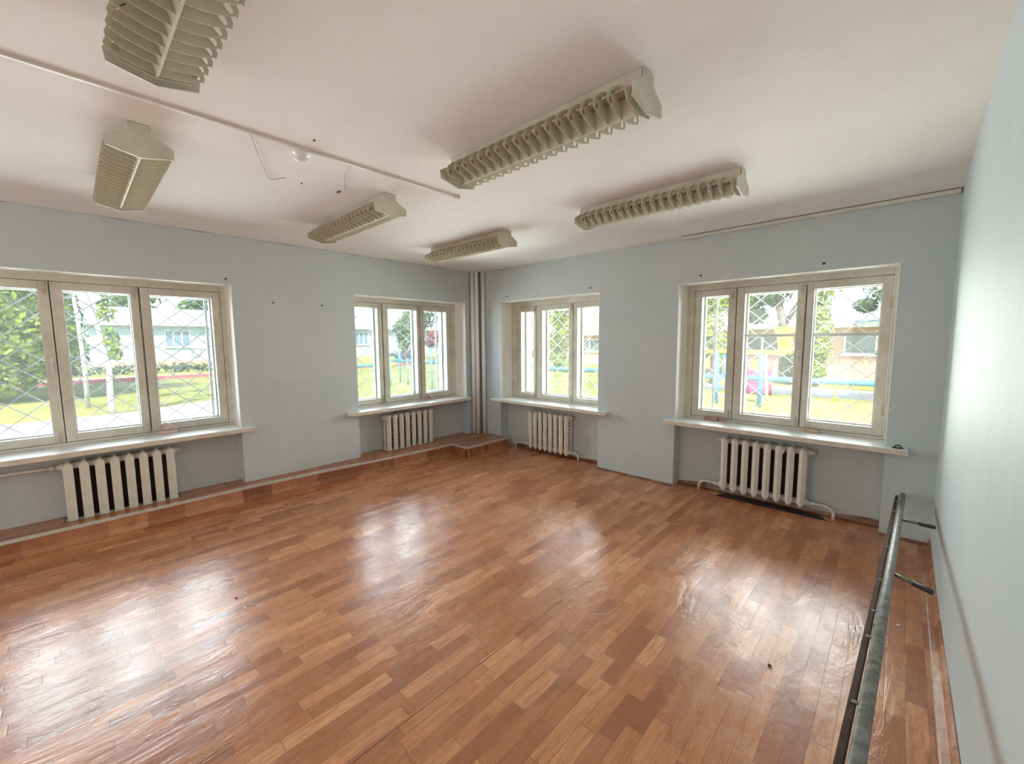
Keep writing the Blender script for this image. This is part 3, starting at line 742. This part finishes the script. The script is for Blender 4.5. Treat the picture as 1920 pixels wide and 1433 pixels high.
# local -y must look to +x for the house above: rotation of +90 deg turns (0,-1) into (1,0)
# house opposite the right wall: front faces -y
house('house', 'low brick-coloured house with dark windows behind the blue pipeline', (-3.2, 24, G), (18, 8, 3.0), 0, X['plinth'], X['roof'], [(6.05,8.75,1.42,2.5,2), (9.6,12.3,1.42,2.5,2), (1.2,3.2,1.42,2.5,2)], None, 1.0, .6, 'paned')
house('house', 'small grey-roofed house seen through the corner window on the right wall', (-24, 29.5, G), (15, 7, 2.9), .05, X['plinth'], X['roofd'], [(2.0,4.4,1.2,2.4,2), (5.9,8.3,1.2,2.4,2), (10.2,12.6,1.2,2.4,2)], None, 1.6, .5, 'paned')

def leaf_blob(mb, c, r, n, size):
    c = Vector(c)
    for _ in range(n):
        d = Vector((random.gauss(0,1), random.gauss(0,1), random.gauss(0,1))).normalized()
        k = random.random()**.4
        p = c + Vector((d.x*r[0], d.y*r[1], d.z*r[2]))*k
        nn = (d + Vector((random.uniform(-.7,.7), random.uniform(-.7,.7), random.uniform(-.3,.9)))).normalized()
        mb.card(p, size*random.uniform(.6,1.3), nn, random.uniform(0, 6.28), .55)
def tree(name, lb, base, trunk, blobs, leaf, bark, n=420, size=.2, cat='tree', group=None):
    root = empty(name, base); tag(root, lb, cat, group)
    if trunk:
        t = MB()
        for pts, rs in trunk: t.tube(pts, rs, 10)
        obj('trunk', t, bark, root)
    f = MB()
    for c, r in blobs: leaf_blob(f, c, r, n, size)
    obj('foliage', f, leaf, root)
    return root
Gz = G
tree('leafy_tree', 'big dense yellow-green tree filling the left sash of the far left window', (-21,-8.6,Gz), [([(0,0,0),(.1,.1,2),(0,.2,5)], [.3,.24,.12])],
     [((0,0,2.2),(2.6,2.6,1.9)),((.5,1.8,4.2),(2.4,2.6,2.2)),((0,-2.6,4.2),(3,3,2.6)),((.8,2.6,2.4),(1.6,2.0,1.6)),((-1,0,6.8),(3.4,3.6,2.4)),((.5,3.0,6.2),(2.2,1.8,1.8)),((.4,.6,.9),(2.2,2.6,.9))], X['lime'], X['bark'], 1900, .14)
tree('leafy_tree', 'dark green tree behind the leaning birch outside the far left window', (-26,-6.2,Gz), [([(0,0,0),(0,.1,2),(.1,0,4)], [.22,.18,.1])],
     [((0,.8,1.8),(1.6,1.5,1.4)),((0,.6,3.6),(1.8,1.7,1.6)),((0,.4,5.6),(1.7,1.5,1.6)),((0,-1.2,2.6),(1.8,1.6,2.0))], X['green'], X['bark'], 1300, .14)
tree('birch_tree', 'leaning white birch trunk on the lawn outside the far left window', (-13.5,-3.85,Gz), [([(0,0,0),(0,-.02,.6),(0,.02,1.5),(0,-.08,2.5),(0,-.32,3.7),(0,-.75,5.2),(0,-1.1,7)], [.085,.08,.075,.07,.06,.05,.03])],
     [((.1,.12,2.45),(.25,.22,.35)),((.1,.05,3.3),(.2,.25,.3)),((0,.1,4.0),(.25,.35,.3)),((0,-1.0,6.3),(1.2,1.3,1.0)),((0,.2,1.95),(.2,.2,.2))], X['lime'], X['birch'], 90, .1)
tree('birch_tree', 'thin pale birch trunk left of the leaning birch', (-16,-4.36,Gz), [([(0,0,0),(0,.02,1.5),(0,-.02,3.2),(0,-.15,5.5),(0,-.2,7)], [.07,.065,.055,.04,.02])],
     [((0,0,6.6),(.9,.9,.8)),((0,-.3,4.9),(.5,.5,.4))], X['lime'], X['birch'], 120, .12)
tree('hedge', 'low clipped green hedge in front of the pale blue house', (-37,4.5,Gz), None, [((0,y,.38),(.5,1.3,.42)) for y in (-9,-7,-5,-3,-1,1,3,5,7,9)], X['olive'], None, 150, .16, 'hedge')
tree('leafy_tree', 'bright green tree in the middle sash of the left-wall corner window', (-33,19.6,Gz), [([(0,0,0),(0,0,2.5)], [.2,.12])],
     [((0,.1,2.4),(1.1,1.0,1.2)),((0,.3,4.0),(1.2,1.1,1.3)),((0,-.6,3.6),(.8,.7,.8)),((0,.8,5.2),(1.2,.9,.9))], X['green'], X['bark'], 420, .2)
tree('leafy_tree', 'reddish-leaved tree in the right sash of the left-wall corner window', (-34,23.6,Gz), [([(0,0,0),(0,0,2)], [.16,.1])],
     [((0,0,2.3),(1.2,1.3,.8)),((0,.6,3.0),(1.0,1.1,.6))], X['rose'], X['bark'], 300, .2)
tree('leafy_tree', 'pale green tree above the reddish tree', (-40,26.0,Gz), [([(0,0,0),(0,0,4)], [.25,.15])],
     [((0,0,5.0),(1.6,1.9,1.6)),((0,-.6,3.6),(1.4,1.5,1.0)),((0,1.5,5.6),(1.6,1.6,1.8))], X['olive'], X['bark'], 350, .22)
tree('leafy_tree', 'yellow-green tree in the middle sash of the right-wall corner window', (-13.6,20.5,Gz), [([(0,0,0),(0,0,2.5)], [.22,.14])],
     [((0,0,4.3),(1.3,1.2,1.3)),((.5,0,2.8),(1.2,1.1,1.3)),((-.4,0,1.7),(1.0,1.0,1.2)),((.9,.2,5.2),(1.6,1.3,1.2))], X['lime'], X['bark'], 600, .17)
tree('bush', 'green bush at the foot of the yellow-green tree', (-12.9,19.6,Gz), None, [((0,0,.7),(.8,.7,.7)),((.7,.2,.6),(.7,.6,.6))], X['lime'], None, 260, .13, 'bush')
tree('leafy_tree', 'grey-green tree in front of the small grey-roofed house', (-8.9,22.6,Gz), [([(0,0,0),(0,0,2)], [.15,.1])],
     [((0,0,5.0),(1.0,.8,.8)),((-.3,0,2.4),(.8,.7,.8))], X['olive'], X['bark'], 260, .15)
tree('leafy_tree', 'narrow yellow-green tree behind the glazing bar of the right sash', (2.25,19.6,Gz), [([(0,0,0),(0,0,2.5)], [.14,.09])],
     [((0,0,.9),(.46,.45,.75)),((.08,0,1.9),(.5,.5,.7)),((.0,0,2.8),(.6,.55,.75)),((-.25,0,3.6),(.75,.6,.8)),((-.1,0,4.6),(.9,.8,.9))], X['lime'], X['bark'], 520, .11)
tree('shade_tree', 'old tree with a leaning grey trunk in the middle sash of the right window', (.62,21.5,Gz), [([(0,0,0),(-.05,0,1.6),(-.15,0,3.0),(-.45,0,4.3),(-.6,0,6)], [.26,.23,.20,.17,.1]), ([(-.15,0,3.0),(.5,.1,4.2),(1.1,0,5.4)], [.15,.11,.06])],
     [((-.9,0,4.6),(1.1,.9,.6)),((-2.0,0,4.3),(.9,.8,.7)),((.3,0,5.2),(1.4,1.1,.7)),((-1.5,.3,3.6),(.6,.6,.5)),((-3.2,.2,4.6),(1.1,.8,.8))], X['green'], X['bark'], 380, .13)
tree('leafy_tree', 'bluish-green tree top in the upper right of the right window', (5.4,22.6,Gz), [([(.6,0,0),(.5,0,2.4),(.2,0,4)], [.16,.12,.06])],
     [((-.8,0,4.5),(1.1,.8,.7)),((-1.7,0,3.9),(.5,.5,.35)),((.4,0,4.7),(1.0,.8,.9)),((-.5,.2,3.7),(.45,.4,.3))], X['olive'], X['bark'], 380, .13)
tree('bush', 'dark bush under the leaning tree behind the blue pipeline', (1.15,20.0,Gz), None, [((0,0,.55),(.55,.5,.55)),((.1,0,1.2),(.5,.45,.5)),((.3,0,.4),(.5,.5,.4))], X['olive'], None, 260, .1, 'bush')
tree('leafy_tree', 'yellow-green tree in the narrow left sash of the right window', (-1.83,17.9,Gz), [([(0,0,0),(0,0,3)], [.18,.12])],
     [((0,0,4.2),(.9,.8,1.0)),((-.4,0,3.0),(.8,.8,.9)),((.2,0,1.9),(.8,.7,.8))], X['lime'], X['bark'], 380, .13)

for y in (-6, 1.5, 9, 17, 26):
    tree('leafy_tree', 'pale tree rising behind the long pale blue house', (-66+random.uniform(-2,2),y,Gz), [([(0,0,0),(0,0,6)], [.3,.2])],
         [((0,0,8),(2.4,3.0,2.4)),((0,1.4,10.2),(2.0,2.2,1.8)),((0,-1.6,6.6),(2,2.2,1.6))], X['green'], X['bark'], 260, .45, group='trees behind the pale blue house')
o = obj('red_kerb', MB().box((-29.4,-14,G), (-29.1,26,G+.22)), X['red']); tag(o, 'low red kerb along the lawn outside the left windows', 'kerb')
# blue pipeline on yellow posts
pl = empty('blue_pipeline', (0,13.8,G)); tag(pl, 'horizontal blue pipeline on yellow posts outside the right windows', 'pipeline')
obj('pipe', MB().tube([(-26,-.6,.76),(0,0,.74),(9,.25,.76)], .105, 14), X['blue'], pl)
for x in (-20,-14.5,-9.3,-3.2,3.55,8.3):
    y = -.6*(-x/26) if x < 0 else .25*x/9
    obj('post', MB().tube([(x,y,0),(x,y,.68)], .045, 10), X['yellow'], pl)
# low green-white border behind it
o = obj('border_kerb', MB().box((-.85,17.75,G+.02), (12,17.87,G+.09)), X['white']); tag(o, 'white kerb behind the grey strip below the blue pipeline', 'kerb')
# swing frame
sw = empty('swing_frame', (0,11,G)); tag(sw, 'playground frame of blue posts under a yellow beam with a yellow board', 'swing frame')
obj('beam', MB().tube([(-1.4,0,1.86),(2.62,0,1.87)], .055, 12), X['yellow'], sw)
for x, lean in ((1.80,.0),(.47,.05)):
    obj('post', MB().tube([(x,-.05,0),(x-lean,0,1.84)], .07, 12), X['blue'], sw)
obj('post', MB().tube([(1.93,.45,0),(1.9,.05,1.84)], .05, 12), X['white'], sw); obj('post', MB().tube([(.66,.5,0),(.62,.05,1.84)], .05, 12), X['blue'], sw)
bd = MB(); bd.prism([(2.08,2.66),(2.78,2.68),(2.64,2.44),(2.62,2.40),(2.62,1.98),(2.46,1.76),(2.26,1.74),(2.23,2.02),(2.18,2.36)], 'y', .06, .12); bd = obj('yellow_board', bd, X['yellow'], sw, .01)
rg = MB(); rg.tube([(2.42+.09*math.cos(a),.05,1.93+.06*math.sin(a)) for a in [2*PI*k/16 for k in range(17)]], .012, 6); obj('white_ring', rg, X['white'], bd)
pn = empty('play_panel', (.3,14.7,G)); tag(pn, 'magenta playground panel with an orange top behind the swing frame', 'playground panel')
obj('panel', MB().box((.25,0,.05),(1.06,.06,1.0)), X['magenta'], pn); obj('panel_top', MB().box((.25,0,1.0),(1.06,.06,1.42)), X['orange'], pn)
obj('post', MB().tube([(.25,.03,0),(.25,.03,1.5)], .05, 8), X['magenta'], pn); obj('post', MB().tube([(1.06,.03,0),(1.06,.03,1.5)], .05, 8), X['magenta'], pn)
# things seen through the corner window of the left wall
tf = empty('climbing_bars', (0,0,G)); tag(tf, 'teal climbing frame of thin posts and bars outside the left-wall corner window', 'climbing frame')
TP = [(-13.8,6.45),(-15.7,8.2),(-13.8,7.5),(-11.0,7.0)]
for (x, y), h in zip(TP, (1.5,1.9,1.4,2.0)): obj('post', MB().tube([(x,y,0),(x,y,h)], .05, 10), X['teal'], tf)
obj('bar', MB().tube([(-13.8,6.45,1.3),(-15.7,8.2,1.3)], .04, 8), X['teal'], tf); obj('bar', MB().tube([(-13.8,7.5,1.3),(-11.0,7.0,1.3)], .04, 8), X['teal'], tf)
tk = empty('teal_rail', (0,0,G)); tag(tk, 'low teal rail on the lawn in the left sash of the left-wall corner window', 'rail')
obj('bar', MB().tube([(-27,8,.35),(-26.4,13.5,.35)], .12, 8), X['teal'], tk)
for y in (8.2,10.6,13.2): obj('post', MB().tube([(-27+.11*(y-8),y,0),(-27+.11*(y-8),y,.35)], .05, 8), X['teal'], tk)
pv = empty('blue_pavilion', (-36,20.6,G)); tag(pv, 'small blue playhouse with a grey roof beyond the lawn', 'playhouse')
obj('wall', MB().box((-1,-1.6,0),(1,1.6,1.0)), X['blue'], pv); obj('roof', MB().prism([(-2.0,1.0),(2.0,1.0),(1.5,1.25),(-1.5,1.25)], 'x', -1.3, 1.3), X['roofd'], pv)
o = obj('yellow_drum', MB().lathe([(0,0),(.24,0),(.27,.4),(.24,.85),(.14,1.0),(0,1.0)], (0,0,0), 16), X['yellow']); o.location = (-27.8,14.9,G); tag(o, 'bright yellow play drum in front of the blue playhouse', 'play drum')

# ------------------------------------------------------------------ light
wd = bpy.data.worlds.new('daylight'); sc.world = wd; wd.use_nodes = True
nt = wd.node_tree; bg = nt.nodes['Background']
sky = nt.nodes.new('ShaderNodeTexSky'); sky.sky_type = 'NISHITA'; sky.sun_disc = False
sky.sun_elevation = math.radians(52); sky.sun_rotation = math.radians(150); sky.air_density = 1.0; sky.dust_density = 2.0; sky.ozone_density = 1.0
nt.links.new(sky.outputs[0], bg.inputs[0]); bg.inputs[1].default_value = .2
sun = bpy.data.lights.new('sun', 'SUN'); sun.energy = 3.6; sun.angle = math.radians(.6); sun.color = (1,.95,.86)
so = bpy.data.objects.new('sun', sun); COL.objects.link(so)
so.rotation_euler = Vector((-.55,.62,-1.0)).to_track_quat('-Z', 'Y').to_euler()
def daylight(loc, rz, w, h, e, col):
    l = bpy.data.lights.new('window_daylight', 'AREA'); l.shape = 'RECTANGLE'; l.size = w; l.size_y = h; l.energy = e; l.color = col
    o = bpy.data.objects.new('window_daylight', l); COL.objects.link(o)
    o.location = loc
    # emit towards the room
    d = Vector((0,-1,.25)) if rz == 0 else Vector((1,0,.25))
    o.rotation_euler = d.to_track_quat('-Z', 'Z').to_euler()
    return o
cA, cB = (.87,.93,1.0), (1.0,.98,.95)
EW = 185
for l, r in A_WIN: daylight((-.95, (l+r)/2, 1.5), 1, r-l+2.0, 1.8, EW, cA)
for l, r in B_WIN: daylight(((l+r)/2, .95, 1.5), 0, r-l+2.0, 1.8, EW, cB)
# added fill light on the blank rear wall, unseen, to even out the room
l = bpy.data.lights.new('rear_fill_light', 'AREA'); l.shape = 'RECTANGLE'; l.size = 3.4; l.size_y = 2.2; l.energy = 17; l.color = (1,.96,.9)
o = bpy.data.objects.new('rear_fill_light', l); COL.objects.link(o); o.location = (2.6, BACK+.05, 1.4); o.rotation_euler = Vector((0,1,0)).to_track_quat('-Z', 'Z').to_euler()

# ------------------------------------------------------------------ camera
f_px, yaw, pitch, roll = 777.9445, .7543, -.0989, -.0075
fwd = Vector((-math.sin(yaw)*math.cos(pitch), math.cos(yaw)*math.cos(pitch), math.sin(pitch)))
rt = Vector((math.cos(yaw), math.sin(yaw), 0)); upc = rt.cross(fwd)
r2_ = math.cos(roll)*rt + math.sin(roll)*upc; u2_ = -math.sin(roll)*rt + math.cos(roll)*upc
cam = bpy.data.cameras.new('camera'); co = bpy.data.objects.new('camera', cam); COL.objects.link(co)
cam.sensor_fit = 'HORIZONTAL'; cam.sensor_width = 36; cam.lens = 36*f_px/1920; cam.clip_start = .02; cam.clip_end = 500
mw = Matrix(((r2_.x,u2_.x,-fwd.x,5.184),(r2_.y,u2_.y,-fwd.y,-4.6811),(r2_.z,u2_.z,-fwd.z,1.6853),(0,0,0,1)))
co.matrix_world = mw; sc.camera = co
vs_ = sc.view_settings; sc.display_settings.display_device = 'sRGB'
vs_.view_transform = 'Standard'; vs_.look = 'None'; vs_.gamma = 1; vs_.use_curve_mapping = False; vs_.exposure = 1.3
sc.cycles.max_bounces = 14; sc.cycles.diffuse_bounces = 8; sc.cycles.transparent_max_bounces = 24; sc.cycles.transmission_bounces = 8; sc.cycles.glossy_bounces = 4
sc.cycles.use_denoising = True
sc.cycles.sample_clamp_indirect = 6
sc.cycles.caustics_reflective = False; sc.cycles.caustics_refractive = False
